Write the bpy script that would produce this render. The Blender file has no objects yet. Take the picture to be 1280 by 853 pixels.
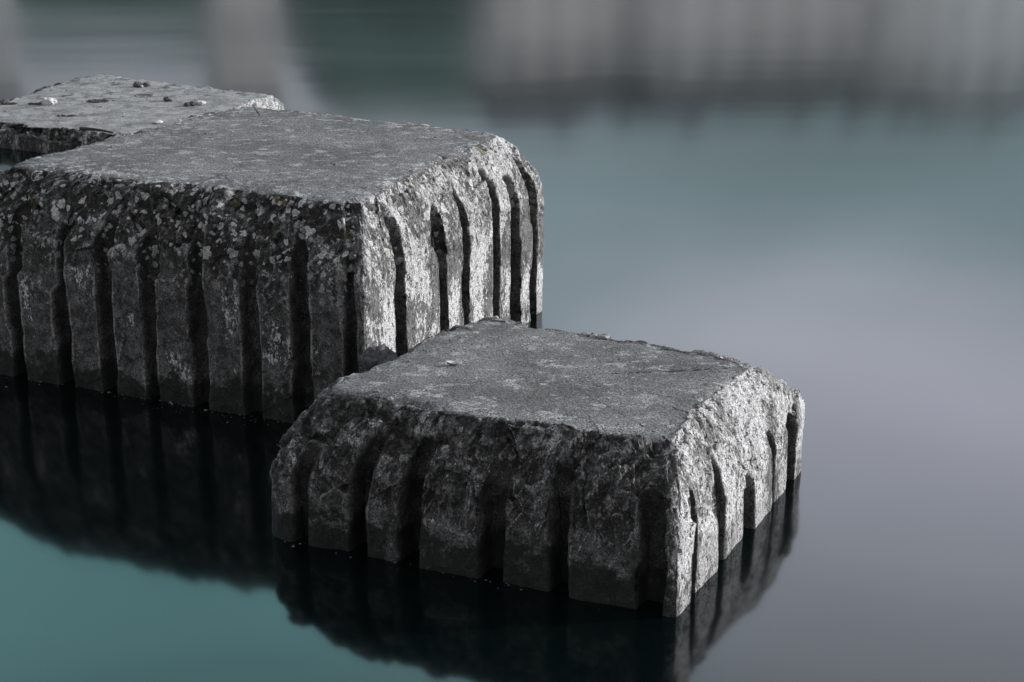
import bpy, math, random
import numpy as np

# ------------------------------------------------------------------ camera, sky, sun, exposure
scn = bpy.context.scene
COL = scn.collection
F_PX, CX, CY, HOR = 2200.0, 640.0, 426.5, -340.0       # photograph is 1280 x 853
CAM_H = 3.37
PITCH = math.atan((CY - HOR) / F_PX)

cam = bpy.data.cameras.new('camera')
cam.sensor_width = 36.0
cam.lens = 36.0 * F_PX / 1280.0
cam.clip_start = 0.1
cam.clip_end = 3000.0
cam_ob = bpy.data.objects.new('camera', cam)
cam_ob.location = (0, 0, CAM_H)
cam_ob.rotation_euler = (math.pi / 2 - PITCH, 0, 0)
COL.objects.link(cam_ob)
scn.camera = cam_ob

SUN_AZ, SUN_EL = 82.0, 14.0                            # clockwise from +Y
world = bpy.data.worlds.new('World')
scn.world = world
world.use_nodes = True
wn, wl = world.node_tree.nodes, world.node_tree.links
wn.clear()


def ramp(nodes, stops, interp='B_SPLINE'):
    r = nodes.new('ShaderNodeValToRGB')
    r.color_ramp.interpolation = interp
    e = r.color_ramp.elements
    while len(e) < len(stops):
        e.new(0.5)
    for k, (p, c) in enumerate(stops):
        e[k].position = p
        if not hasattr(c, '__len__'):
            c = (c, c, c)
        e[k].color = (c[0] * .75, c[1] * .75, c[2] * .75, 1)
    return r


def build_world():
    out = wn.new('ShaderNodeOutputWorld')
    bg = wn.new('ShaderNodeBackground')
    bg.inputs['Strength'].default_value = 0.1
    sky = wn.new('ShaderNodeTexSky')
    sky.sky_type = 'NISHITA'
    sky.sun_disc = False
    sky.sun_elevation = math.radians(SUN_EL)
    sky.sun_rotation = math.radians(SUN_AZ)
    tc = wn.new('ShaderNodeTexCoord')
    sep = wn.new('ShaderNodeSeparateXYZ')
    wl.new(tc.outputs['Generated'], sep.inputs[0])
    # cloud noise, drawn out along the horizon
    mp = wn.new('ShaderNodeMapping')
    mp.inputs['Scale'].default_value = (2.2, 2.2, 9.0)
    wl.new(tc.outputs['Generated'], mp.inputs[0])
    nz = wn.new('ShaderNodeTexNoise')
    nz.inputs['Scale'].default_value = 2.0
    nz.inputs['Detail'].default_value = 5
    wl.new(mp.outputs[0], nz.inputs['Vector'])

    def math_n(op, a, b=None, clamp=False):
        m = wn.new('ShaderNodeMath')
        m.operation = op
        m.use_clamp = clamp
        for k, v in enumerate((a, b)):
            if v is None:
                continue
            if hasattr(v, 'links'):
                wl.new(v, m.inputs[k])
            else:
                m.inputs[k].default_value = v
        return m.outputs[0]
    nfac = nz.outputs['Fac']
    nc = math_n('SUBTRACT', nfac, 0.5)
    el = math_n('ADD', sep.outputs['Z'], math_n('MULTIPLY', nc, 0.05))
    right = ramp(wn, [(0.0, (.24, .26, .28)), (.165, (.21, .245, .26)), (.205, (.19, .26, .275)),
                      (.245, (.26, .38, .41)), (.275, (.44, .55, .60)), (.32, (1.08, 1.08, 1.24)),
                      (.40, (.97, .99, 1.16)), (.50, (.64, .70, .77)), (.75, (.20, .22, .25)), (1.0, (.16, .18, .2))])
    left = ramp(wn, [(0.0, (.30, .31, .34)), (.15, (.33, .34, .38)), (.215, (.37, .38, .42)),
                     (.26, (.28, .40, .43)), (.32, (.40, .56, .60)), (.38, (.30, .60, .62)), (.45, (.30, .67, .69)),
                     (.52, (.36, .68, .72)), (.75, (.14, .19, .2)), (1.0, (.14, .16, .18))])
    wl.new(el, right.inputs[0])
    wl.new(el, left.inputs[0])
    az = math_n('ADD', sep.outputs['X'], math_n('MULTIPLY', nc, 0.25))
    azf = wn.new('ShaderNodeMapRange')
    azf.interpolation_type = 'SMOOTHSTEP'
    azf.inputs['From Min'].default_value = -0.10
    azf.inputs['From Max'].default_value = 0.17
    wl.new(az, azf.inputs['Value'])
    mx = wn.new('ShaderNodeMix')
    mx.data_type = 'RGBA'
    wl.new(azf.outputs[0], mx.inputs['Factor'])
    wl.new(left.outputs[0], mx.inputs['A'])
    wl.new(right.outputs[0], mx.inputs['B'])
    # unseen sky behind the camera, dimmed to keep the front faces dark
    back = wn.new('ShaderNodeMapRange')
    back.interpolation_type = 'SMOOTHSTEP'
    back.inputs['From Min'].default_value = -0.35
    back.inputs['From Max'].default_value = 0.55
    back.inputs['To Min'].default_value = 10.5
    back.inputs['To Max'].default_value = 25.3
    wl.new(math_n('ADD', sep.outputs['Y'], math_n('MULTIPLY', sep.outputs['X'], 0.25)), back.inputs['Value'])
    neu = wn.new('ShaderNodeMix')
    neu.data_type = 'RGBA'
    neu.inputs['A'].default_value = (.45, .45, .465, 1)
    nf = wn.new('ShaderNodeMapRange')
    nf.inputs['From Min'].default_value = .1
    nf.inputs['From Max'].default_value = .6
    wl.new(sep.outputs['Y'], nf.inputs['Value'])
    wl.new(nf.outputs[0], neu.inputs['Factor'])
    wl.new(mx.outputs['Result'], neu.inputs['B'])
    amp = math_n('MULTIPLY', back.outputs[0], math_n('ADD', 1.0, math_n('MULTIPLY', nc, 0.7)))
    mul = wn.new('ShaderNodeVectorMath')
    mul.operation = 'SCALE'
    wl.new(neu.outputs['Result'], mul.inputs[0])
    wl.new(amp, mul.inputs['Scale'])
    # clouds over the clear sky
    skyt = wn.new('ShaderNodeMix')
    skyt.data_type = 'RGBA'
    skyt.inputs['Factor'].default_value = 0.94
    wl.new(sky.outputs[0], skyt.inputs['A'])
    wl.new(mul.outputs[0], skyt.inputs['B'])
    wl.new(skyt.outputs['Result'], bg.inputs['Color'])
    wl.new(bg.outputs[0], out.inputs[0])


build_world()

sun = bpy.data.lights.new('sun', 'SUN')
sun.energy = 5.0
sun.angle = math.radians(0.5)
sun.color = (1.0, 0.975, 0.96)
sun_ob = bpy.data.objects.new('sun', sun)
sun_ob.rotation_euler = (math.radians(90 - SUN_EL), 0, math.radians(180 - SUN_AZ))
COL.objects.link(sun_ob)

scn.view_settings.view_transform = 'Standard'
scn.view_settings.look = 'None'
scn.view_settings.gamma = 1.0
scn.view_settings.exposure = 0.0
scn.view_settings.use_curve_mapping = False

# ------------------------------------------------------------------ helpers
_fw = np.array([0, math.cos(PITCH), -math.sin(PITCH)])
_up = np.array([0, math.sin(PITCH), math.cos(PITCH)])
_rt = np.array([1.0, 0, 0])
_C = np.array([0, 0, CAM_H])


def at(x, y, z=0.0):
    """point of the photograph (pixel) on the level z"""
    d = _fw + _rt * ((x - CX) / F_PX) - _up * ((y - CY) / F_PX)
    return _C + d * ((z - CAM_H) / d[2])


def to_px(P):
    d = np.asarray(P, float) - _C
    w = d @ _fw
    return CX + F_PX * (d @ _rt) / w, CY - F_PX * (d @ _up) / w


def _hash(ix, iy, iz, seed):
    h = (ix.astype(np.uint32) * np.uint32(374761393) + iy.astype(np.uint32) * np.uint32(668265263)
         + iz.astype(np.uint32) * np.uint32(2147483647) + np.uint32((seed * 974634221 + 12345) & 0xffffffff))
    h = (h ^ (h >> np.uint32(13))) * np.uint32(1274126177)
    h = (h ^ (h >> np.uint32(16))) * np.uint32(2246822519)
    h = h ^ (h >> np.uint32(15))
    return (h & np.uint32(0xffffff)).astype(np.float64) / float(0xffffff)


def vnoise(p, seed=0):
    f = np.floor(p)
    i = f.astype(np.int64)
    t = p - f
    t = t * t * t * (t * (t * 6 - 15) + 10)
    r = 0
    for a in (0, 1):
        wa = t[:, 0] if a else 1 - t[:, 0]
        for b in (0, 1):
            wb = t[:, 1] if b else 1 - t[:, 1]
            for c in (0, 1):
                wc = t[:, 2] if c else 1 - t[:, 2]
                r = r + wa * wb * wc * _hash(i[:, 0] + a, i[:, 1] + b, i[:, 2] + c, seed)
    return r * 2 - 1


_R = np.array([[0.36, 0.48, -0.8], [-0.8, 0.6, 0.0], [0.48, 0.64, 0.6]])


def fbm(p, octaves=4, seed=0, gain=0.5):
    r, a, s = 0, 1.0, 0
    q = p @ _R
    for k in range(octaves):
        r = r + a * vnoise(q, seed + k * 17)
        s += a
        a *= gain
        q = (q @ _R) * 2.03 + 11.7
    return r / s


def facets(p, seed=0, tilt=0.6):
    """broken-stone facets: each random cell is a tilted plane"""
    f = np.floor(p)
    i = f.astype(np.int64)
    best = np.full(len(p), 1e9)
    val = np.zeros(len(p))
    for a in (-1, 0, 1):
        for b in (-1, 0, 1):
            for c in (-1, 0, 1):
                x, y, z = i[:, 0] + a, i[:, 1] + b, i[:, 2] + c
                d = np.stack([x + _hash(x, y, z, seed), y + _hash(x, y, z, seed + 1),
                              z + _hash(x, y, z, seed + 2)], 1) - p
                dd = (d * d).sum(1)
                v = ((_hash(x, y, z, seed + 3) - .5) * d[:, 0] + (_hash(x, y, z, seed + 4) - .5) * d[:, 1]
                     + (_hash(x, y, z, seed + 5) - .5) * d[:, 2]) * 2 * tilt + (_hash(x, y, z, seed + 6) - .5) * .4
                m = dd < best
                best = np.where(m, dd, best)
                val = np.where(m, v, val)
    return val


def sstep(a, b, x):
    t = np.clip((x - a) / (b - a), 0, 1)
    return t * t * (3 - 2 * t)


def mesh_from(name, verts, faces, mat=None, smooth=True, attrs=None, loc=None, parent=None):
    me = bpy.data.meshes.new(name)
    verts = np.asarray(verts, float)
    if loc is not None:
        verts = verts - np.asarray(loc, float)
    me.from_pydata(verts.tolist(), [], [list(map(int, f)) for f in faces])
    if smooth:
        me.polygons.foreach_set('use_smooth', [True] * len(me.polygons))
    for k, v in (attrs or {}).items():
        at_ = me.attributes.new(k, 'FLOAT', 'POINT')
        at_.data.foreach_set('value', np.asarray(v, np.float32))
    me.update()
    ob = bpy.data.objects.new(name, me)
    if loc is not None:
        ob.location = loc
    if mat:
        me.materials.append(mat)
    if parent:
        ob.parent = parent
    COL.objects.link(ob)
    return ob


def tag(o, label=None, cat=None, group=None, kind=None):
    if label:
        o['label'] = label
    if cat:
        o['category'] = cat
    if group:
        o['group'] = group
    if kind:
        o['kind'] = kind
    return o


# ------------------------------------------------------------------ materials
class NT:
    def __init__(self, name):
        self.m = bpy.data.materials.new(name)
        self.m.use_nodes = True
        self.n, self.l = self.m.node_tree.nodes, self.m.node_tree.links
        self.n.clear()
        self.out = self.n.new('ShaderNodeOutputMaterial')

    def put(self, sock, v):
        if hasattr(v, 'links'):
            self.l.new(v, sock)
        elif hasattr(v, '__len__') and len(v) == 3 and sock.type == 'RGBA':
            sock.default_value = (*v, 1)
        else:
            sock.default_value = v

    def pos(self, scale=(1, 1, 1), off=(0, 0, 0)):
        g = self.n.new('ShaderNodeNewGeometry')
        mp = self.n.new('ShaderNodeMapping')
        mp.inputs['Scale'].default_value = scale
        mp.inputs['Location'].default_value = off
        self.l.new(g.outputs['Position'], mp.inputs[0])
        return mp.outputs[0]

    def noise(self, vec, scale, detail=4, rough=.55, dist=0.0):
        t = self.n.new('ShaderNodeTexNoise')
        t.inputs['Scale'].default_value = scale
        t.inputs['Detail'].default_value = detail
        t.inputs['Roughness'].default_value = rough
        t.inputs['Distortion'].default_value = dist
        self.l.new(vec, t.inputs['Vector'])
        return t.outputs['Fac']

    def rng(self, v, a, b, c=0.0, d=1.0, smooth=True):
        r = self.n.new('ShaderNodeMapRange')
        r.interpolation_type = 'SMOOTHSTEP' if smooth else 'LINEAR'
        self.put(r.inputs['Value'], v)
        for k, x in zip(('From Min', 'From Max', 'To Min', 'To Max'), (a, b, c, d)):
            r.inputs[k].default_value = x
        return r.outputs[0]

    def math(self, op, a, b=0.0, clamp=False):
        m = self.n.new('ShaderNodeMath')
        m.operation = op
        m.use_clamp = clamp
        self.put(m.inputs[0], a)
        self.put(m.inputs[1], b)
        return m.outputs[0]

    def mix(self, f, a, b, mode='MIX'):
        m = self.n.new('ShaderNodeMix')
        m.data_type = 'RGBA'
        m.blend_type = mode
        self.put(m.inputs['Factor'], f)
        self.put(m.inputs['A'], a)
        self.put(m.inputs['B'], b)
        return m.outputs['Result']

    def attr(self, name):
        a = self.n.new('ShaderNodeAttribute')
        a.attribute_name = name
        return a.outputs['Fac']

    def bump(self, h, strength, dist, normal=None):
        b = self.n.new('ShaderNodeBump')
        b.inputs['Strength'].default_value = strength
        b.inputs['Distance'].default_value = dist
        self.put(b.inputs['Height'], h)
        if normal is not None:
            self.l.new(normal, b.inputs['Normal'])
        return b.outputs[0]

    def principled(self, color, rough=.9, normal=None, spec=.3):
        p = self.n.new('ShaderNodeBsdfPrincipled')
        self.put(p.inputs['Base Color'], color)
        self.put(p.inputs['Roughness'], rough)
        self.put(p.inputs['Specular IOR Level'], spec)
        if normal is not None:
            self.l.new(normal, p.inputs['Normal'])
        self.l.new(p.outputs[0], self.out.inputs['Surface'])
        return p


def stone_material():
    t = NT('weathered_stone')
    p = t.pos()
    pv = t.pos((1, 1, .6))                      # drawn out down the faces
    geo = t.n.new('ShaderNodeNewGeometry')
    sepz = t.n.new('ShaderNodeSeparateXYZ')
    t.l.new(geo.outputs['Position'], sepz.inputs[0])
    z = sepz.outputs['Z']
    top, chm, grv = t.attr('flat_top'), t.attr('broken_edge'), t.attr('groove')
    big = t.noise(p, 2.2, 4, .6)
    mid = t.noise(p, 11, 5, .62)
    fine = t.noise(p, 60, 4, .65)
    grain = t.noise(p, 190, 3, .7)
    # --- sides: grey stone with a pale crust and dark pits; sunlit faces painted lighter
    crust_n = t.noise(pv, 58, 6, .75, .5)
    crust_m = t.noise(pv, 4.5, 5, .65)
    sunlit_crust = t.math('ADD', t.math('MULTIPLY', crust_n, .5), t.math('MULTIPLY', crust_m, .85))
    sunlit_crust_f = t.rng(sunlit_crust, .555, .63)
    pits = t.rng(t.noise(pv, 80, 3, .7, .4), .425, .40)
    pit2 = t.rng(t.noise(pv, 30, 5, .75, .8), .425, .39)
    side = t.mix(t.rng(t.math('ADD', t.math('MULTIPLY', mid, .6), t.math('MULTIPLY', t.noise(p, 30, 5, .65), .4)), .40, .60), (.045, .045, .045), (.185, .185, .187))
    side = t.mix(t.rng(fine, .35, .68), side, t.mix(.55, side, (.04, .04, .041)))
    sunny = t.attr('sunlit_crust')  # per-face weight: sunlit faces coloured paler, shaded ones darker
    sunlit_crust_f = t.rng(t.math('ADD', sunlit_crust, t.math('MULTIPLY', t.math('SUBTRACT', sunny, 1.0), .10)), .635, .672)
    side = t.mix(t.math('MULTIPLY', sunny, .55, True), side, t.mix(t.rng(t.noise(pv, 20, 5, .7), .35, .65), (.15, .15, .15), (.30, .30, .30)))  # base lightened on the sun side, sunlight put into the colour
    side = t.mix(t.math('MULTIPLY', sunlit_crust_f, .93), side, (.63, .63, .645))
    worn = t.rng(t.math('ADD', geo.outputs['Pointiness'], t.math('MULTIPLY', t.math('SUBTRACT', fine, .5), .05)), .503, .545)
    side = t.mix(t.math('MULTIPLY', worn, .85), side, (.40, .40, .405))
    side = t.mix(t.math('MULTIPLY', pits, .95), side, (.028, .028, .027))
    side = t.mix(t.math('MULTIPLY', pit2, .92), side, (.045, .044, .043))
    side = t.mix(t.rng(grain, .35, .7, 0, .35), side, (.06, .06, .06))
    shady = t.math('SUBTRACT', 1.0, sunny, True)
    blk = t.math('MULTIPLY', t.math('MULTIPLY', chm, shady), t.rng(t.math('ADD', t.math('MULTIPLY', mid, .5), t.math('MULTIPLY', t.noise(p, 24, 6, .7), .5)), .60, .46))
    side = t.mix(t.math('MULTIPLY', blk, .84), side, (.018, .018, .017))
    # --- grooves: dirt and black growth, with their shade painted in too
    shade_grime = t.mix(t.rng(mid, .35, .65), (.018, .018, .017), (.045, .045, .043))
    side = t.mix(t.math('MULTIPLY', grv, t.rng(fine, .25, .7, .98, .75)), side, shade_grime)
    # --- top: worn grey concrete-like surface with faint pale patches and tiny holes
    pt = t.pos((1, 1, 1), (3, 1, 0))
    tb = t.mix(t.rng(t.noise(pt, 3.0, 6, .62, .3), .36, .66), (.155, .155, .157), (.27, .27, .275))
    tb = t.mix(t.rng(t.noise(t.pos((.6, 1, 1)), 15, 5, .65), .53, .63), tb, (.43, .43, .435))
    tb = t.mix(t.rng(t.noise(pt, 105, 3, .8), .46, .58, 0, .8), tb, (.07, .07, .07))
    tb = t.mix(t.rng(t.noise(pt, 24, 4, .7), .37, .31, 0, .7), tb, (.05, .05, .05))
    tb = t.mix(t.rng(t.noise(pt, 42, 3, .6), .33, .29), tb, (.02, .02, .02))
    tb = t.mix(t.math('MULTIPLY', t.attr('dry'), t.rng(t.noise(p, 5, 5, .65), .35, .65, .15, .7)), tb, (.42, .42, .425))
    col = t.mix(t.rng(top, .35, .75), side, tb)
    # --- round pale lichens on the broken edge
    def lichen(scale, seed, rad, dens):
        vo = t.n.new('ShaderNodeTexVoronoi')
        vo.inputs['Scale'].default_value = scale
        dv = t.n.new('ShaderNodeMix')
        dv.data_type = 'VECTOR'
        dv.inputs['Factor'].default_value = .05
        nzc = t.n.new('ShaderNodeTexNoise')
        nzc.inputs['Scale'].default_value = 26
        t.l.new(p, nzc.inputs['Vector'])
        t.l.new(t.pos((1, 1, 1), (seed, seed * .7, 0)), dv.inputs['A'])
        t.l.new(nzc.outputs['Color'], dv.inputs['B'])
        t.l.new(dv.outputs['Result'], vo.inputs['Vector'])
        sc = t.n.new('ShaderNodeSeparateColor')
        t.l.new(vo.outputs['Color'], sc.inputs[0])
        r = t.rng(sc.outputs[0], dens, 1.0, 0, rad, False)
        return t.rng(t.math('SUBTRACT', vo.outputs['Distance'], r), .03, -.03)
    lic = t.math('MAXIMUM', lichen(15, 2.3, .46, .38), lichen(27, 7.1, .50, .35))
    la = t.attr('lichen')
    lic = t.math('MULTIPLY', lic, t.math('MULTIPLY', la, t.rng(t.noise(p, 4, 3), .30, .45)))
    lcol = t.mix(t.rng(fine, .3, .7), (.36, .365, .36), (.58, .58, .59))
    col = t.mix(t.math('MULTIPLY', lic, .9), col, lcol)
    # --- a few ochre-green moss spots
    moss = t.math('MULTIPLY', t.rng(t.noise(p, 7.5, 4, .7), .63, .68), t.math('MULTIPLY', la, t.math('SUBTRACT', 1.0, t.math('MULTIPLY', top, .6))))
    col = t.mix(t.math('MULTIPLY', moss, .75), col, (.12, .105, .035))
    g1 = t.rng(t.noise(p, 130, 2, .6), .30, .70, .45, 1.5, False)
    g2 = t.rng(t.noise(p, 290, 2, .6), .30, .70, .55, 1.45, False)
    gmul = t.math('MULTIPLY', g1, g2)
    vm = t.n.new('ShaderNodeVectorMath')
    vm.operation = 'SCALE'
    t.l.new(col, vm.inputs[0])
    t.l.new(gmul, vm.inputs['Scale'])
    col = vm.outputs[0]
    speck = t.rng(t.noise(p, 170, 2, .5), .70, .73)
    col = t.mix(t.math('MULTIPLY', speck, .8), col, (.45, .45, .455))
    # --- wet dark growth along the waterline
    wet = t.rng(t.math('ADD', z, t.math('MULTIPLY', t.math('SUBTRACT', t.noise(p, 5.5, 6, .7), .5), .62)), .185, .115)
    wet = t.math('MULTIPLY', wet, t.attr('shore_growth'))
    col = t.mix(t.math('MULTIPLY', wet, .88), col, t.mix(t.rng(fine, .62, .75), (.012, .013, .012), (.10, .10, .095)))
    h = t.math('ADD', t.math('MULTIPLY', fine, .6), t.math('ADD', t.math('MULTIPLY', grain, .25), t.math('MULTIPLY', crust_n, .6)))
    nb = t.bump(h, .9, .014)
    t.principled(col, t.mix(wet, (.92, .92, .92), (.5, .5, .5)), nb, .2)
    return t.m


def plain(name, c0, c1, scale=20, rough=.9, spec=.25, bump=.3, bd=.01):
    t = NT(name)
    p = t.pos()
    n = t.noise(p, scale, 5, .6)
    t.principled(t.mix(t.rng(n, .3, .7), c0, c1), rough, t.bump(n, bump, bd), spec)
    return t.m


def water_material():
    t = NT('still_water')
    body = t.n.new('ShaderNodeBsdfDiffuse')
    body.inputs['Color'].default_value = (.0015, .004, .004, 1)
    gl = t.n.new('ShaderNodeBsdfAnisotropic')
    gl.inputs['Color'].default_value = (.95, .97, .98, 1)
    p = t.pos((.20, .55, 1))
    swell = t.noise(p, .55, 3, .5)
    sep = t.n.new('ShaderNodeSeparateXYZ')
    t.l.new(t.pos(), sep.inputs[0])
    far = t.rng(sep.outputs['Y'], 8, 22)           # calm round the stones, breeze further out
    paws = t.noise(t.pos((.045, .33, 1)), 1.0, 2, .5, .4)     # long streaks of light breeze
    t.put(gl.inputs['Roughness'], t.math('ADD', t.rng(far, 0, 1, .095, .14, False),
                                         t.math('MULTIPLY', t.math('MULTIPLY', t.math('SUBTRACT', paws, .5), .13), far)))
    nb = t.bump(t.math('MULTIPLY', swell, far),   .08, .10)
    t.l.new(nb, gl.inputs['Normal'])
    gl.inputs['Anisotropy'].default_value = .38
    tv = t.n.new('ShaderNodeCombineXYZ')
    tv.inputs[1].default_value = 1.0
    t.l.new(tv.outputs[0], gl.inputs['Tangent'])
    fr = t.n.new('ShaderNodeFresnel')
    fr.inputs['IOR'].default_value = 1.62
    mx = t.n.new('ShaderNodeMixShader')
    t.l.new(fr.outputs[0], mx.inputs[0])
    t.l.new(body.outputs[0], mx.inputs[1])
    t.l.new(gl.outputs[0], mx.inputs[2])
    t.l.new(mx.outputs[0], t.out.inputs['Surface'])
    return t.m


M_STONE = stone_material()
M_WATER = water_material()
M_PALE = plain('pale_rock', (.36, .36, .37), (.60, .60, .62), 30)
M_DARK = plain('dark_rock', (.03, .03, .032), (.12, .12, .125), 45)
M_GREY = plain('grey_rock', (.10, .10, .105), (.24, .24, .25), 30)
M_LITTER = plain('dry_litter', (.02, .02, .018), (.09, .085, .075), 60)
M_TWIG = plain('bare_wood', (.10, .09, .08), (.30, .28, .25), 50)

# ------------------------------------------------------------------ setting: water, far shore
water = mesh_from('water', [(-900, -300, 0), (900, -300, 0), (900, 1500, 0), (-900, 1500, 0)], [(0, 1, 2, 3)], M_WATER, False)
tag(water, 'smooth teal and grey water mirroring the sky', 'water', kind='structure')


# ------------------------------------------------------------------ stone blocks
def outline(corners, radii, counts, arc_n):
    """closed outline: straight sides and rounded corners; returns points, side parameter, outward normal"""
    c = [np.array(q[:2], float) for q in corners]
    pts, side = [], []
    for k in range(4):
        P, Pn, Pp = c[k], c[(k + 1) % 4], c[k - 1]
        din = (P - Pp) / np.linalg.norm(P - Pp)
        dout = (Pn - P) / np.linalg.norm(Pn - P)
        r, rn = radii[k], radii[(k + 1) % 4]
        for j in range(arc_n):
            u = j / arc_n
            a, b = P - din * r, P + dout * r
            pts.append((1 - u) ** 2 * a + 2 * u * (1 - u) * P + u * u * b)
            side.append(k - .5 + u * .5 if u < .5 else k - .25 + (u - .5) * .5)
        a, b = P + dout * r, Pn - dout * rn
        for j in range(counts[k]):
            u = j / counts[k]
            pts.append(a + (b - a) * u)
            side.append(k + .0 + 1e-3 + u * .45)
    return np.array(pts), np.array(side)


def make_block(name, base, top, H, rb, rt, counts, arc_n, rows, rings, profile, grooves, seed,
               chip=.02, lichen=(.3, .3), growth=(1, 1), zlow=-.8, bottom=0.0, sunlit_crust=(-.3, 1.22, .6, .1), dry=0.0):
    """base, top: four corners (front left, front right, back right, back left).
    profile: per side (t0, exponent); grooves: list of (side, distance along side, width, t_top, depth)"""
    B, sd = outline(base, rb, counts, arc_n)
    T, _ = outline(top, rt, counts, arc_n)
    n = len(B)
    c = [np.array(q[:2], float) for q in base]
    # smooth side weights round the outline
    W = np.zeros((n, 4))
    for k in range(4):
        P, Q = c[k], c[(k + 1) % 4]
        d = (Q - P) / np.linalg.norm(Q - P)
        nrm = np.array([d[1], -d[0]])
        W[:, k] = np.exp(-np.abs((B - P) @ nrm) / .05)
    W /= W.sum(1, keepdims=True)
    t0 = W @ np.array([q[0] for q in profile])
    ex = W @ np.array([q[1] for q in profile])
    # irregular top rim
    T3 = np.concatenate([T, np.full((n, 1), H)], 1)
    dirv = T - B
    L = np.linalg.norm(dirv, axis=1)
    rim = fbm(T3 * 3.2, 4, seed + 50) * .045 + facets(T3 * 7, seed + 60) * chip * 1.0 + facets(T3 * 3.6, seed + 61, 1.0) * .055 * (W @ np.array((1, .8, .25, .4))) + fbm(T3 * 22, 3, seed + 55) * .012
    dn = dirv / np.maximum(L, 1e-3)[:, None]
    L = np.maximum(L + rim, .03)
    P3 = np.concatenate([B, np.zeros((n, 1))], 1)
    t0 = np.clip(t0 + fbm(P3 * 2.5, 3, seed + 70) * .16, .08, .92)
    # rows
    zs = np.concatenate([np.linspace(zlow, -.06, 5), np.linspace(-.03, H, rows)])
    nv = len(zs)
    tt = np.clip(zs / H, 0, 1)
    s = np.clip((tt[:, None] - t0[None]) / (1 - t0[None]), 0, 1) ** ex[None]
    inset = s * L[None]
    # each rib between two grooves is broken back above its own ledge
    side_of = W.argmax(1)
    along = np.zeros(n)
    for k in range(4):
        d = (c[(k + 1) % 4] - c[k]) / np.linalg.norm(c[(k + 1) % 4] - c[k])
        m = side_of == k
        along[m] = (B[m] - c[k]) @ d
    rnd = random.Random(seed)
    wob = fbm(np.stack([along * 9, side_of * 7.0, np.zeros(n)], 1), 3, seed + 5)
    for k in range(4):
        gs = sorted(g[1] for g in grooves if g[0] == k)
        length = np.linalg.norm(c[(k + 1) % 4] - c[k])
        edges = [0.0] + gs + [length]
        for a, b in zip(edges[:-1], edges[1:]):
            m = (side_of == k) & (along >= a) & (along < b)
            inset[:, m] += rnd.uniform(-.012, .014)
            if b - a < .05 or rnd.random() < .25:
                continue
            tl = rnd.uniform(.48, .80)
            sl = rnd.uniform(-1, 1) * .12
            dep = rnd.uniform(.018, .045) * (1, .3, 1, .2)[k]
            u = (along[m] - a) / (b - a) - .5
            tline = tl + sl * u + wob[m] * .07
            inset[:, m] += sstep(0, .045, tt[:, None] - tline[None]) * dep * (1 - sstep(.85, 1, tt))[:, None]
    # grooves
    gm = np.zeros((nv, n))
    cut = np.zeros((nv, n))                            # grooves are cut square to their face
    nin = np.zeros((n, 2))
    for k in range(4):
        d = (c[(k + 1) % 4] - c[k]) / np.linalg.norm(c[(k + 1) % 4] - c[k])
        nin[side_of == k] = (-d[1], d[0])
    lean = (dn * nin).sum(1)
    for (k, pos, wd, tt_top, dep) in grooves:
        m = side_of == k
        zz = P3[None, :, :].repeat(1, 0)
        jit = vnoise(np.stack([np.full(nv, pos * 13.1), zs * 5.0, np.full(nv, seed * 1.3)], 1), seed + 9) * .006 \
            + vnoise(np.stack([np.full(nv, pos * 7.1), zs * 19.0, np.full(nv, seed * 1.3)], 1), seed + 19) * .004
        wj = 1 + .14 * vnoise(np.stack([np.full(nv, pos * 3.7), zs * 6.0, np.full(nv, 4.0)], 1), seed + 11)
        dist = np.abs(along[None] - pos - jit[:, None])
        hw = (wd / 2 * wj)[:, None]
        mask = sstep(hw + .010, hw - .006, dist) * m[None]
        tlim = tt_top + (dist / max(wd, .01)) ** 2 * -.22
        mask = mask * sstep(.05, -.03, tt[:, None] - tlim)
        target = dep * (1 + .12 * vnoise(np.stack([np.full(nv, pos), zs * 8, np.zeros(nv)], 1), seed))[:, None]
        deeper = np.maximum(target - inset * lean[None], 0)
        cut = np.maximum(cut, deeper * mask)
        amask = sstep(hw + .020, hw + .008, dist) * m[None] * sstep(.06, -.02, tt[:, None] - tlim)
        gm = np.maximum(gm, amask * sstep(-.01, .01, target - inset * lean[None]))
    X = B[None, :, :] + dn[None] * inset[:, :, None] + nin[None] * cut[:, :, None]
    V = np.concatenate([X, np.broadcast_to(zs[:, None, None], (nv, n, 1))], 2)
    # top rings
    rim_p = V[-1]
    cen = np.array([*np.mean([q[:2] for q in top], 0), H])
    fr = (1 - np.linspace(0, 1, rings + 1)[1:-1]) ** 1.0
    # first rings lie close to the rim so that the edge stays crisp
    fr = np.concatenate([[.995, .985], fr[fr < .98]])
    Vt = cen[None, None] + (rim_p - cen)[None] * fr[:, None, None]
    G = np.concatenate([V, Vt], 0)
    m_rows = len(G)
    # normals from finite differences
    du = np.roll(G, -1, 1) - np.roll(G, 1, 1)
    dv = np.gradient(G, axis=0)
    N = np.cross(du, dv)
    N /= np.maximum(np.linalg.norm(N, axis=2, keepdims=True), 1e-9)
    N[nv:] = (0, 0, 1)
    is_top = np.zeros((m_rows, n))
    is_top[nv:] = 1
    tall = np.concatenate([tt, np.ones(m_rows - nv)])
    chm = np.zeros((m_rows, n))
    chm[:nv] = sstep(0, 1, (tt[:, None] - t0[None] * .8) / .3)
    gfull = np.zeros((m_rows, n))
    gfull[:nv] = gm
    p = G.reshape(-1, 3)
    flat = lambda a: a.reshape(-1)
    ft, fc, fg = flat(is_top), flat(chm), flat(gfull)
    sidew = (1 - ft)
    cw = np.broadcast_to((W @ np.array((1.7, .7, 1, .8)))[None], (m_rows, n)).reshape(-1)
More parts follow.
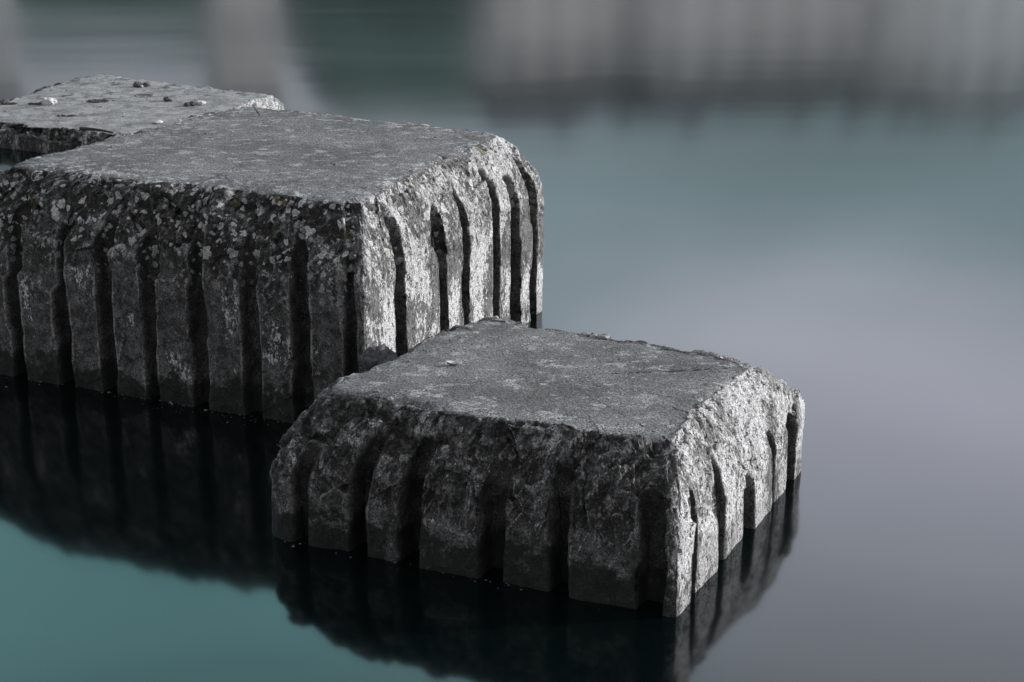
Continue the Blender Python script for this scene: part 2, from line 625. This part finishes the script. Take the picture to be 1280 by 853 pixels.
    disp = sidew * (fbm(p * 2.6, 3, seed + 1) * .018
                    + fbm(p * np.array([9, 9, 6.0]), 4, seed + 2) * (.005 + .012 * fc) * cw * (1 - .8 * fg)
                    + (.65 * facets(p * np.array([6, 6, 4.2]), seed + 3, 1.0) + .75 * facets(p * np.array([3.4, 3.4, 3.0]) + 5, seed + 33, 1.2)) * (.004 + chip * fc) * cw * (1 - .9 * fg)
                    + facets(p * np.array([20, 20, 12.0]), seed + 13, .9) * (.0015 + .45 * chip * fc) * cw * (1 - .9 * fg)
                    + fbm(p * np.array([40, 40, 24.0]), 3, seed + 4) * (.003 + .004 * fc) * (1 - .6 * fg))
    # the rim ring eases into the top
    edge = np.ones((m_rows, n))
    edge[nv - 3:nv] = np.array([.7, .45, .25])[:, None]
    disp = disp * flat(edge)
    fr_full = np.zeros((m_rows, n))
    fr_full[nv:] = fr[:, None]
    rimw = flat(fr_full) ** 14
    rollw = fr_full ** 30
    rollw[:nv] = sstep(.94, 1.0, tt)[:, None]
    roll = flat(rollw) * (.007 + .016 * fbm(p * 3.1, 3, seed + 24) + .006 * facets(p * 11, seed + 25, 1.0))
    disp = disp + ft * (fbm(p * 1.3, 3, seed + 21) * .010 + fbm(p * 16, 3, seed + 22) * .0028
                        + (facets(p * 12, seed + 23, .8) * .012 - .003) * rimw)
    p = p + N.reshape(-1, 3) * disp[:, None]
    p[:, 2] -= roll
    verts = np.concatenate([p, [cen + (0, 0, 0)]], 0)
    ci = len(verts) - 1
    idx = np.arange(m_rows * n).reshape(m_rows, n)
    a, b = idx[:-1], np.roll(idx, -1, 1)[:-1]
    c2, d2 = np.roll(idx, -1, 1)[1:], idx[1:]
    quads = np.stack([a, b, c2, d2], 2).reshape(-1, 4)
    tris = [(idx[-1, j], idx[-1, (j + 1) % n], ci) for j in range(n)]
    faces = quads.tolist() + tris
    lw = lichen[0] + (lichen[1] - lichen[0]) * sstep(.45, .85, np.concatenate([np.repeat(tall, n), [1]]))
    lw = np.append(np.where(ft > .5, lichen[1] * np.clip(flat(fr_full) ** 7 * 1.3, 0, 1), lw[:-1]), 0)
    gr = W @ np.array(growth if len(growth) == 4 else (growth[0],) * 4, float)
    gr = np.append(np.broadcast_to(gr[None], (m_rows, n)).reshape(-1), 0)
    cr = W @ np.array(sunlit_crust, float)  # paleness by face, following which sides the sun reaches
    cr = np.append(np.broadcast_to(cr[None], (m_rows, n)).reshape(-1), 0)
    ftb = ft.copy().reshape(m_rows, n)
    ftb[nv - 1] = .5
    loc = (cen[0], cen[1], bottom)
    ob = mesh_from(name, verts, faces, M_STONE, True,
                   dict(flat_top=np.append(ftb.reshape(-1), 1), broken_edge=np.append(fc, 0), groove=np.append(fg, 0),
                        lichen=lw, shore_growth=gr, sunlit_crust=cr, dry=np.full(len(verts), dry)), loc)
    return ob


def px_groove(k, pa, pb, x, ytop, wd, dep, H):
    """groove whose foot is at column x of the waterline pa-pb (pixels) and whose head reaches row ytop"""
    y = pa[1] + (pb[1] - pa[1]) * (x - pa[0]) / (pb[0] - pa[0])
    A, Q = at(*pa), at(x, y)
    foot = to_px(Q)[1]
    head = to_px(Q + np.array([0, 0, H]))[1]
    return (k, float(np.linalg.norm(Q - A)), wd, (foot - ytop) / (foot - head), dep)


# nearest block
fL, fN, fR = (328, 669), (845, 773), (1009, 580)
b0, b1, b2 = at(*fL), at(*fN), at(*fR)
base = [b0, b1, b2, b2 + (b0 - b1) * .98]
HF = .635
top = [at(399, 488, HF), at(832, 553, HF), at(937, 454, HF), at(603, 396, HF)]
gr = [px_groove(0, fL, fN, x, y, w, d, HF) for x, y, w, d in
      ((377, 552, .07, .07), (447, 545, .078, .13), (512, 540, .088, .14), (613, 560, .085, .12), (697, 600, .09, .13), (812, 626, .09, .11))]
gr += [px_groove(1, fN, fR, x, y, w, d, HF) for x, y, w, d in
       ((867, 622, .045, .08), (902, 578, .085, .17), (936, 600, .07, .15), (965, 540, .065, .16), (987, 522, .08, .18))]
gr += [(2, .3 + .27 * k, .08, .65, .08) for k in range(5)] + [(3, .3 + .27 * k, .08, .5, .06) for k in range(3)]
near_top = top
near = make_block('stone_block', base, top, HF, (.15, .04, .16, .2), (.16, .03, .10, .12), (380, 330, 130, 150), 26, 130, 90,
                  ((.32, 2.4), (.3, 2.5), (.3, 2.2), (.3, 2.2)), gr, 11, chip=.026, lichen=(.0, .12), growth=(1, .35, 1, 1))
tag(near, 'nearest fluted stone block, low and wide, with sloping broken edges and a bare grey top', 'stone block', 'fluted stone blocks in the water')

# tall middle block
gL, gN, gR = (-72, 456), (459, 545), (687, 384)
b0, b1, b2 = at(*gL), at(*gN), at(*gR)
base = [b0, b1, b2, b2 + (b0 - b1) * .97]
HB = 1.14
top = [at(4, 206, HB), at(446, 253, HB), at(628, 165, HB), at(302, 131, HB)]
gr = [px_groove(0, gL, gN, x, y, w, d, HB) for x, y, w, d in
      ((-28, 250, .075, .09), (27, 255, .075, .09), (85, 268, .078, .10), (138, 276, .07, .09), (192, 278, .08, .085), (253, 284, .085, .09),
       (318, 290, .085, .085), (380, 298, .085, .10), (442, 325, .065, .055))]
gr += [px_groove(1, gN, gR, x, y, w, d, HB) for x, y, w, d in
       ((504, 284, .095, .18), (556, 266, .075, .15), (585, 240, .085, .18), (623, 220, .08, .17), (645, 226, .085, .18), (668, 200, .10, .22))]
gr += [(2, .3 + .27 * k, .08, .75, .08) for k in range(7)] + [(3, .3 + .27 * k, .08, .75, .08) for k in range(7)]
mid_top = top
middle = make_block('stone_block', base, top, HB, (.14, .05, .12, .2), (.10, .04, .10, .12), (330, 330, 130, 150), 26, 165, 90,
                    ((.66, 2.3), (.56, 3.0), (.45, 2.2), (.5, 2.4)), gr, 23, chip=.020, lichen=(.0, 1.0), growth=(1, .3, 1, 1), sunlit_crust=(-.3, .66, .5, .1))
tag(middle, 'tallest fluted stone block, spotted with white lichen along its upper edge', 'stone block', 'fluted stone blocks in the water')

# low block behind
HL = .20
top = [np.array([-4.80, 15.02, HL]), np.array([-2.92, 14.12, HL]), np.array([-2.24, 15.98, HL]), np.array([-4.08, 17.0, HL])]
ctr = np.mean(top, 0)
base = [ctr + (q - ctr) * 1.13 for q in top]
gr = [(0, .62, .09, .8, .06), (0, 1.5, .08, .7, .05)]
low_top = top
low = make_block('stone_block', base, top, HL, (.12, .1, .1, .25), (.10, .1, .08, .3), (260, 200, 120, 160), 20, 50, 70,
                 ((.55, 1.6), (.3, 1.8), (.3, 2), (.3, 2)), gr, 37, chip=.03, lichen=(.0, .3), growth=(.5, .3, 1, 1), dry=1.0)
tag(low, 'farthest stone block, lying low in the water with pebbles on its flat top', 'stone block', 'fluted stone blocks in the water')


# ------------------------------------------------------------------ loose stones and litter
def rock_verts(size, seed, flat=.7, n=3, facet=.16):
    import bmesh
    bm = bmesh.new()
    bmesh.ops.create_icosphere(bm, subdivisions=n, radius=1.0)
    v = np.array([q.co[:] for q in bm.verts])
    f = [[q.index for q in g.verts] for g in bm.faces]
    bm.free()
    r = 1 + facets(v * 1.5 + seed * 3.1, seed, .8) * facet * 1.6 + fbm(v * 1.7 + seed, 3, seed) * .25
    v = v * r[:, None]
    v = v * np.array([size[0], size[1], size[2]]) / 2
    v[:, 2] = np.maximum(v[:, 2], -size[2] * .35)
    v[:, 2] += size[2] * .33
    return v, f


def rock(name, x, y, z, size, seed, mat, label, cat='pebble', group=None, rot=0.0, n=3, smooth=False):
    P = at(x, y, z)
    v, f = rock_verts(size, seed, n=n)
    o = mesh_from(name, v, f, mat, smooth)
    o.location = (P[0], P[1], z)
    o.rotation_euler = (0, 0, rot)
    return tag(o, label, cat, group)


zt = HL + .002
G1 = 'pebbles lying on the low stone block'
rock('pebble', 61, 131, zt, (.13, .10, .085), 3, M_PALE, 'round white pebble, largest of those on the low farthest block', group=G1)
rock('pebble', 172, 109, zt, (.075, .08, .06), 5, M_DARK, 'black pebble touching another one near the far corner of the low block', group=G1)
rock('pebble', 183, 108, zt, (.07, .07, .045), 6, M_DARK, 'flatter dark pebble on the right of the touching pair on the low block', group=G1)
rock('pebble', 177.5, 109.5, zt, (.03, .03, .025), 8, M_PALE, 'tiny pale chip between the two touching dark pebbles on the low block', group=G1)
rock('pebble', 208, 126.5, zt, (.055, .06, .05), 9, M_DARK, 'dark pebble lying alone right of centre on the low block', group=G1)
rock('pebble', 214, 126.8, zt, (.04, .04, .028), 10, M_GREY, 'small grey pebble just beside the lone dark one on the low block', group=G1)
rock('pebble', 234, 132.5, zt, (.05, .06, .04), 12, M_DARK, 'small black pebble left of a pale shard near the joint of two blocks', group=G1)
rock('pebble', 241, 132, zt, (.055, .05, .045), 13, M_DARK, 'lumpy black pebble right against the pale shard on the low block', group=G1)
rock('pebble', 251, 130.5, zt, (.085, .10, .04), 14, M_PALE, 'flat pale shard leaning by two black pebbles on the low block', 'stone shard', group=G1)
rock('pebble', 198, 153.5, zt, (.07, .10, .022), 15, M_PALE, 'thin pale flake near the edge of the tall block', 'stone flake', group=G1)
rock('pebble', 6, 130, zt, (.08, .09, .05), 16, M_DARK, 'dark pebble at the left picture edge on the low block', group=G1)


def litter(x, y, z, sx, sy, seed, n, label, mat=M_LITTER, mat2=None):
    """a low mat of crumbs and dead leaves"""
    P = at(x, y, z)
    rnd = random.Random(seed)
    V, Fc = [], []
    for k in range(n):
        a, r = rnd.uniform(0, 6.28), math.sqrt(rnd.random())
        cx_, cy_ = math.cos(a) * r * sx / 2, math.sin(a) * r * sy / 2
        s = rnd.uniform(.008, .02)
        v, f = rock_verts((s * rnd.uniform(.8, 2), s * rnd.uniform(.8, 1.6), s * .6), seed + k, n=1)
        v = v + np.array([cx_, cy_, 0])
        o = len(V)
        V.extend(v.tolist())
        Fc.extend([[i + o for i in g] for g in f])
    ob = mesh_from('leaf_litter', V, Fc, mat, False)
    ob.location = (P[0], P[1], z)
    return tag(ob, label, 'litter', 'litter on the low stone block')


litter(122, 127, zt, .20, .16, 71, 150, 'flat dark mat of litter in the middle of the low block')
litter(45, 130, zt, .14, .08, 72, 60, 'dark crumbs in front of the round white pebble')
litter(14, 130, zt, .12, .09, 73, 50, 'scattered dark crumbs at the left edge of the low block')
litter(83, 145, zt, .16, .06, 74, 35, 'thin line of dark crumbs near the front edge of the low block')


def twig(pts, r, mat, label, group=None, seed=0):
    pts = [np.array(q, float) for q in pts]
    o = pts[0].copy()
    ring = 7
    V, Fc = [], []
    for i, P in enumerate(pts):
        d = (pts[min(i + 1, len(pts) - 1)] - pts[max(i - 1, 0)])
        d /= np.linalg.norm(d)
        s = np.cross(d, (0, 0, 1))
        s /= max(np.linalg.norm(s), 1e-6)
        u = np.cross(s, d)
        rr = r * (1 - .55 * i / len(pts))
        for k in range(ring):
            a = k / ring * 2 * math.pi
            V.append(P - o + rr * (math.cos(a) * s + math.sin(a) * u))
    for i in range(len(pts) - 1):
        for k in range(ring):
            a, b = i * ring + k, i * ring + (k + 1) % ring
            Fc.append((a, b, b + ring, a + ring))
    Fc.append(tuple(range(ring - 1, -1, -1)))
    Fc.append(tuple(range((len(pts) - 1) * ring, len(pts) * ring)))
    ob = mesh_from('twig', V, Fc, mat, True)
    ob.location = o
    return tag(ob, label, 'twig', group)


def twig_px(pp, z, r, mat, label, group=None):
    fine = []
    for (x0, y0), (x1, y1) in zip(pp[:-1], pp[1:]):
        for k in range(4):
            fine.append((x0 + (x1 - x0) * k / 4, y0 + (y1 - y0) * k / 4))
    fine.append(pp[-1])
    return twig([at(x, y, z) for x, y in fine], r, mat, label, group)


twig_px([(100, 161), (112, 161.5), (126, 163), (141, 166)], HL + .018, .016, M_LITTER,
        'dark curved stick on the low block by the tall one')
GT = 'twigs afloat at the foot of the tall block'
twig_px([(243, 498), (250, 495), (256, 497), (270, 496)], .006, .006, M_TWIG, 'pale crossed twig at the waterline, middle of the tall block', GT)
twig_px([(251, 502), (257, 498), (266, 500)], .010, .005, M_TWIG, 'shorter twig lying over the pale crossed one at the waterline', GT)
twig_px([(206, 489), (209, 497), (213, 503), (216, 506)], .006, .005, M_TWIG, 'bent thin twig left of the crossed twigs at the waterline', GT)
twig_px([(284, 512), (292, 510), (299, 511)], .006, .006, M_TWIG, 'short straight twig right of the crossed twigs at the waterline', GT)

rock('rock', 474, 462, .45, (.17, .2, .14), 44, M_DARK, 'rounded grey rock wedged between the near block and the tall block', 'rock', n=4, smooth=True)


def leaf():
    P = at(568, 457, HF)
    V, Fc = [], []
    for i in range(9):
        u = i / 8
        w = .030 * math.sin(math.pi * min(max(u, .04), .97)) ** .7
        for j in (-1, 0, 1):
            V.append(((u - .5) * .07, j * w * .7, .003 + .012 * abs(j) + .008 * (u - .5) ** 2 * 4))
    m = len(V)
    V += [(x, y, z - .0015) for x, y, z in V]
    for i in range(8):
        for j in range(2):
            a = i * 3 + j
            Fc.append((a, a + 3, a + 4, a + 1))
            Fc.append((m + a, m + a + 1, m + a + 4, m + a + 3))
    o = mesh_from('dead_leaf', V, Fc, M_PALE, True)
    o.location = (P[0], P[1], HF)
    o.rotation_euler = (0, 0, .1)
    return tag(o, 'curled pale dead leaf lying on the nearest block', 'leaf')


leaf()


def scum():
    rnd = random.Random(5)
    V, Fc = [], []
    for (a, b, n) in ((gL, (365, 529), 80), (fL, fN, 22)):
        for k in range(n):
            u = min(1, max(0, rnd.choice((.12, .3, .47, .55, .62, .66, .8, .9)) + rnd.gauss(0, .05)))
            x, y = a[0] + (b[0] - a[0]) * u, a[1] + (b[1] - a[1]) * u
            P = at(x, y + min(rnd.expovariate(.28), 16) - .5, .0)
            s = rnd.uniform(.002, .006) if rnd.random() < .93 else rnd.uniform(.007, .012)
            v, f = rock_verts((s * rnd.uniform(.8, 2.4), s, s * .6), k, n=1)
            o = len(V)
            V.extend((v + np.array([P[0], P[1], .0005])).tolist())
            Fc.extend([[i + o for i in g] for g in f])
    o = mesh_from('floating_debris', V, Fc, M_GREY, False)
    return tag(o, 'fine pale specks floating along the foot of the blocks', 'debris', kind='stuff')


scum()


def grit():
    rnd = random.Random(9)
    V, Fc = [], []
    for (tp, H, n) in ((low_top, HL, 300), (mid_top, HB, 110), (near_top, HF, 70)):
        a, b, c, d = [np.array(q[:2]) for q in tp]
        for k in range(n):
            u, v = rnd.uniform(.04, .96), rnd.uniform(.04, .96)
            P = (a * (1 - u) + b * u) * (1 - v) + (d * (1 - u) + c * u) * v
            s = rnd.uniform(.003, .009) if rnd.random() < .9 else rnd.uniform(.01, .02)
            v_, f = rock_verts((s * rnd.uniform(.8, 1.8), s * rnd.uniform(.8, 1.6), s * .6), k, n=1)
            o = len(V)
            V.extend((v_ + np.array([P[0], P[1], H + .003])).tolist())
            Fc.extend([[i + o for i in g] for g in f])
    o = mesh_from('stone_grit', V, Fc, M_GREY, False)
    return tag(o, 'fine stone grit strewn over the flat tops of the blocks', 'grit', kind='stuff')


grit()

# ------------------------------------------------------------------ far shore (mirrored in the water)
M_GROUND = plain('shore_grass', (.04, .06, .035), (.09, .10, .06), 2)
M_QUAY = plain('quay_stone', (.12, .12, .12), (.22, .22, .22), 3)
M_ROOF = plain('slate_roof', (.035, .037, .04), (.07, .072, .078), 6)
M_GLASS = plain('window_glass', (.22, .225, .235), (.32, .325, .335), 2, .4, .5, 0)
M_FRAME = plain('painted_frame', (.55, .55, .55), (.65, .65, .65), 9)
M_TRUNK = plain('bark', (.05, .045, .04), (.11, .10, .09), 12)
M_LEAF = plain('foliage', (.085, .125, .115), (.12, .17, .155), 3)


def translucent_leaves(m):
    nt = m.node_tree
    out = [q for q in nt.nodes if q.type == 'OUTPUT_MATERIAL'][0]
    pr = [q for q in nt.nodes if q.type == 'BSDF_PRINCIPLED'][0]
    tl = nt.nodes.new('ShaderNodeBsdfTranslucent')
    tl.inputs['Color'].default_value = (.16, .24, .20, 1)
    mx = nt.nodes.new('ShaderNodeMixShader')
    mx.inputs[0].default_value = .5
    nt.links.new(pr.outputs[0], mx.inputs[1])
    nt.links.new(tl.outputs[0], mx.inputs[2])
    nt.links.new(mx.outputs[0], out.inputs['Surface'])


translucent_leaves(M_LEAF)


def wallmat(name, c):
    return plain(name, tuple(q * .88 for q in c), c, 4)


def box(V, Fc, x0, x1, y0, y1, z0, z1):
    o = len(V)
    V += [(x0, y0, z0), (x1, y0, z0), (x1, y1, z0), (x0, y1, z0), (x0, y0, z1), (x1, y0, z1), (x1, y1, z1), (x0, y1, z1)]
    Fc += [tuple(o + i for i in q) for q in ((0, 3, 2, 1), (4, 5, 6, 7), (0, 1, 5, 4), (1, 2, 6, 5), (2, 3, 7, 6), (3, 0, 4, 7))]


SLOPE = .40                                            # the far shore recedes to the right


def shore_y(x):
    return 81.0 + SLOPE * x


def slab(name, y0, y1, z0, z1, mat):
    V, Fc = [], []
    for z in (z0, z1):
        V += [(-150, shore_y(-150) + y0, z), (400, shore_y(400) + y0, z), (400, shore_y(400) + y1, z), (-150, shore_y(-150) + y1, z)]
    Fc = [(3, 2, 1, 0), (4, 5, 6, 7), (0, 1, 5, 4), (1, 2, 6, 5), (2, 3, 7, 6), (3, 0, 4, 7)]
    return mesh_from(name, V, Fc, mat, False)


tag(slab('shore', -3, 700, -2, .9, M_GROUND), 'far grassy shore', 'shore', kind='structure')
tag(slab('quay_wall', -3.6, -3.003, -2, 1.15, M_QUAY), 'long low stone quay wall along the far shore', 'wall')


def building(x, y, w, d, h, roof_h, rot, c, label, floors, cols):
    root = bpy.data.objects.new('house', None)
    COL.objects.link(root)
    root.location = (x, y, .9)
    root.rotation_euler = (0, 0, rot)
    tag(root, label, 'house', 'houses on the far shore')
    V, Fc = [], []
    box(V, Fc, -w / 2, w / 2, 0, d, 0, h)
    wall = mesh_from('wall', V, Fc, wallmat('plaster', c), False, parent=root)
    e = .4
    ex = .012
    V = [(-w / 2 - ex, -e, h + .003), (w / 2 + ex, -e, h + .003), (w / 2 + ex, d + e, h + .003), (-w / 2 - ex, d + e, h + .003),
         (-w / 2 - ex, -e, h + .2), (w / 2 + ex, -e, h + .2), (w / 2 + ex, d + e, h + .2), (-w / 2 - ex, d + e, h + .2),
         (-w / 2 + .4, d / 2, h + roof_h), (w / 2 - .4, d / 2, h + roof_h)]
    Fc = [(3, 2, 1, 0), (0, 1, 5, 4), (1, 2, 6, 5), (2, 3, 7, 6), (3, 0, 4, 7), (4, 5, 9, 8), (5, 6, 9), (6, 7, 8, 9), (7, 4, 8)]
    roof = mesh_from('roof', V, Fc, M_ROOF, False, parent=root)
    V, Fc = [], []
    box(V, Fc, w * .18, w * .18 + .7, d * .55, d * .55 + .7, h + roof_h * .4, h + roof_h + .8)
    mesh_from('chimney', V, Fc, M_QUAY, False, parent=roof)
    fh = h / floors
    for i in range(floors):
        for j in range(cols):
            wx = -w / 2 + w * (j + .5) / cols
            if i == 0 and j == cols // 2:
                V, Fc = [], []
                box(V, Fc, wx - .55, wx + .55, -.06, .04, .02, 2.2)
                mesh_from('door', V, Fc, M_TRUNK, False, parent=root)
                continue
            z = i * fh + fh * .3
            V, Fc = [], []
            ww, wh = .5, fh * .48
            box(V, Fc, wx - ww - .08, wx - ww, -.06, .04, z, z + wh)
            box(V, Fc, wx + ww, wx + ww + .08, -.06, .04, z, z + wh)
            box(V, Fc, wx - ww - .1, wx + ww + .1, -.09, .04, z - .1, z - .002)
            box(V, Fc, wx - ww - .1, wx + ww + .1, -.07, .04, z + wh + .002, z + wh + .1)
            fr = mesh_from('window', V, Fc, M_FRAME, False, parent=root)
            V, Fc = [], []
            box(V, Fc, wx - ww + .002, wx + ww - .002, -.02, .03, z + .002, z + wh - .002)
            mesh_from('pane', V, Fc, M_GLASS, False, parent=fr)


def tree(x, y, h, r, seed, label):
    root = bpy.data.objects.new('tree', None)
    COL.objects.link(root)
    root.location = (x, y, .9)
    tag(root, label, 'tree', 'trees on the far shore')
    rnd = np.random.RandomState(seed)
    V, Fc = [], []
    for i in range(7):
        u = i / 6
        for k in range(8):
            a = k / 8 * 2 * math.pi
            rr = .28 * (1 - .7 * u)
            V.append((math.cos(a) * rr + math.sin(u * 3 + seed) * .15, math.sin(a) * rr, u * h * .7))
    for i in range(6):
        for k in range(8):
            a, b = i * 8 + k, i * 8 + (k + 1) % 8
            Fc.append((a, b, b + 8, a + 8))
    mesh_from('trunk', V, Fc, M_TRUNK, True, parent=root)
    n = 3400
    d = rnd.normal(size=(n, 3))
    d /= np.linalg.norm(d, axis=1, keepdims=True)
    rad = (rnd.rand(n) ** .4) * (1 + .35 * fbm(d * 2.2 + seed, 3, seed))
    c = d * rad[:, None] * np.array([r, r, h * .43]) + np.array([0, 0, h * .58])
    a = rnd.normal(size=(n, 3))
    b = rnd.normal(size=(n, 3))
    s = .27
    V = np.stack([c - a * s * .5, c + b * s * .5, c + a * s * .5, c - b * s * .5], 1).reshape(-1, 3)
    Fc = np.arange(4 * n).reshape(-1, 4)
    mesh_from('crown', V, Fc, M_LEAF, False, parent=root)


R = math.radians
def px_x(px):
    """where the sight line of column px meets the row of houses"""
    k = (px - CX) / F_PX * 1.025
    return 81.0 * k / (1 - SLOPE * k)


def house_at(x0, x1, d, h, roof_h, c, label, floors, cols, back=0.0):
    a, b = px_x(x0), px_x(x1)
    rot = math.atan(SLOPE)                             # a terrace: the fronts stand in one line
    x, w = (a + b) / 2, (b - a) / math.cos(rot) - .06
    building(x, shore_y(x) + back, w, d, h * (shore_y(x) / 81.0), roof_h, rot, c, label, floors, cols)


house_at(620, 762, 3.5, 11.4, 2.4, (.84, .81, .81), 'pale grey house on the far shore, broad and plain', 4, 3)
house_at(762, 812, 3.5, 11.0, 2.4, (.44, .43, .44), 'narrow dark grey house right of the broad pale one on the far shore', 4, 1)
house_at(812, 912, 3.5, 11.6, 2.2, (.80, .80, .82), 'bluish grey house in the middle of the far terrace', 4, 2)
house_at(912, 1064, 3.5, 11.2, 2.4, (.72, .70, .71), 'dull grey house, widest of the far terrace', 4, 3)
house_at(1064, 1092, 3.2, 11.8, 1.8, (.40, .40, .41), 'very slim dark house in the far terrace', 4, 1)
house_at(1092, 1162, 3, 12.0, 1.6, (.80, .82, .85), 'narrow pale grey house near the right end of the far terrace', 4, 2)
house_at(1162, 1300, 3, 12.6, 1.6, (.82, .87, .92), 'whitish house at the right end of the far terrace', 4, 3)
house_at(282, 360, 3, 13.5, 1.4, (.86, .82, .82), 'slim pale house standing alone among the far trees', 4, 2)
house_at(-60, 38, 3, 13.0, 2.0, (.84, .84, .88), 'pale house at the far left of the opposite shore', 4, 3)


def hillside():
    xs = np.linspace(-60, 60, 90)
    us = np.linspace(0, 1, 26)
    V, Fc = [], []
    for u in us:
        for x in xs:
            px = CX + x / (81 + .4 * x) * F_PX / 1.03
            ridge = 14.0 if px < 300 else 14.0 + 3.6 * float(sstep(300, 380, px)) - 7.0 * float(sstep(600, 720, px))
            ridge *= (shore_y(x) + 12) / 95
            z = .85 + (ridge - .85) * math.sin(u * math.pi / 2 * 1.15) ** .8
            n = math.sin(x * .9 + u * 5) * .2 + math.sin(x * 2.3 + 1) * .12
            V.append((x, shore_y(x) + 4.5 + u * 15 + n, z + n * u))
    m = len(xs)
    for i in range(len(us) - 1):
        for k in range(m - 1):
            a = i * m + k
            Fc.append((a, a + 1, a + m + 1, a + m))
    return tag(mesh_from('hillside', V, Fc, plain('hill_grass', (.055, .10, .088), (.085, .14, .122), 1.2), True), 'green hillside behind the far shore', 'hill', kind='structure')


hillside()
for k, (px, h, r) in enumerate(((75, 8.0, 1.5), (170, 8.6, 1.6), (255, 7.6, 1.4), (392, 9.0, 1.7), (480, 9.6, 1.8), (560, 9.0, 1.7), (1325, 14.0, 2.2))):
    x = px_x(px)
    tree(x, shore_y(x) + 2.6, h * shore_y(x) / 81 - .9, r * 1.15, 100 + k, 'dark green tree on the far shore, %s' % (
        'left of the slim house' if k < 3 else 'between slim and broad houses' if k < 6 else 'right of the terrace'))
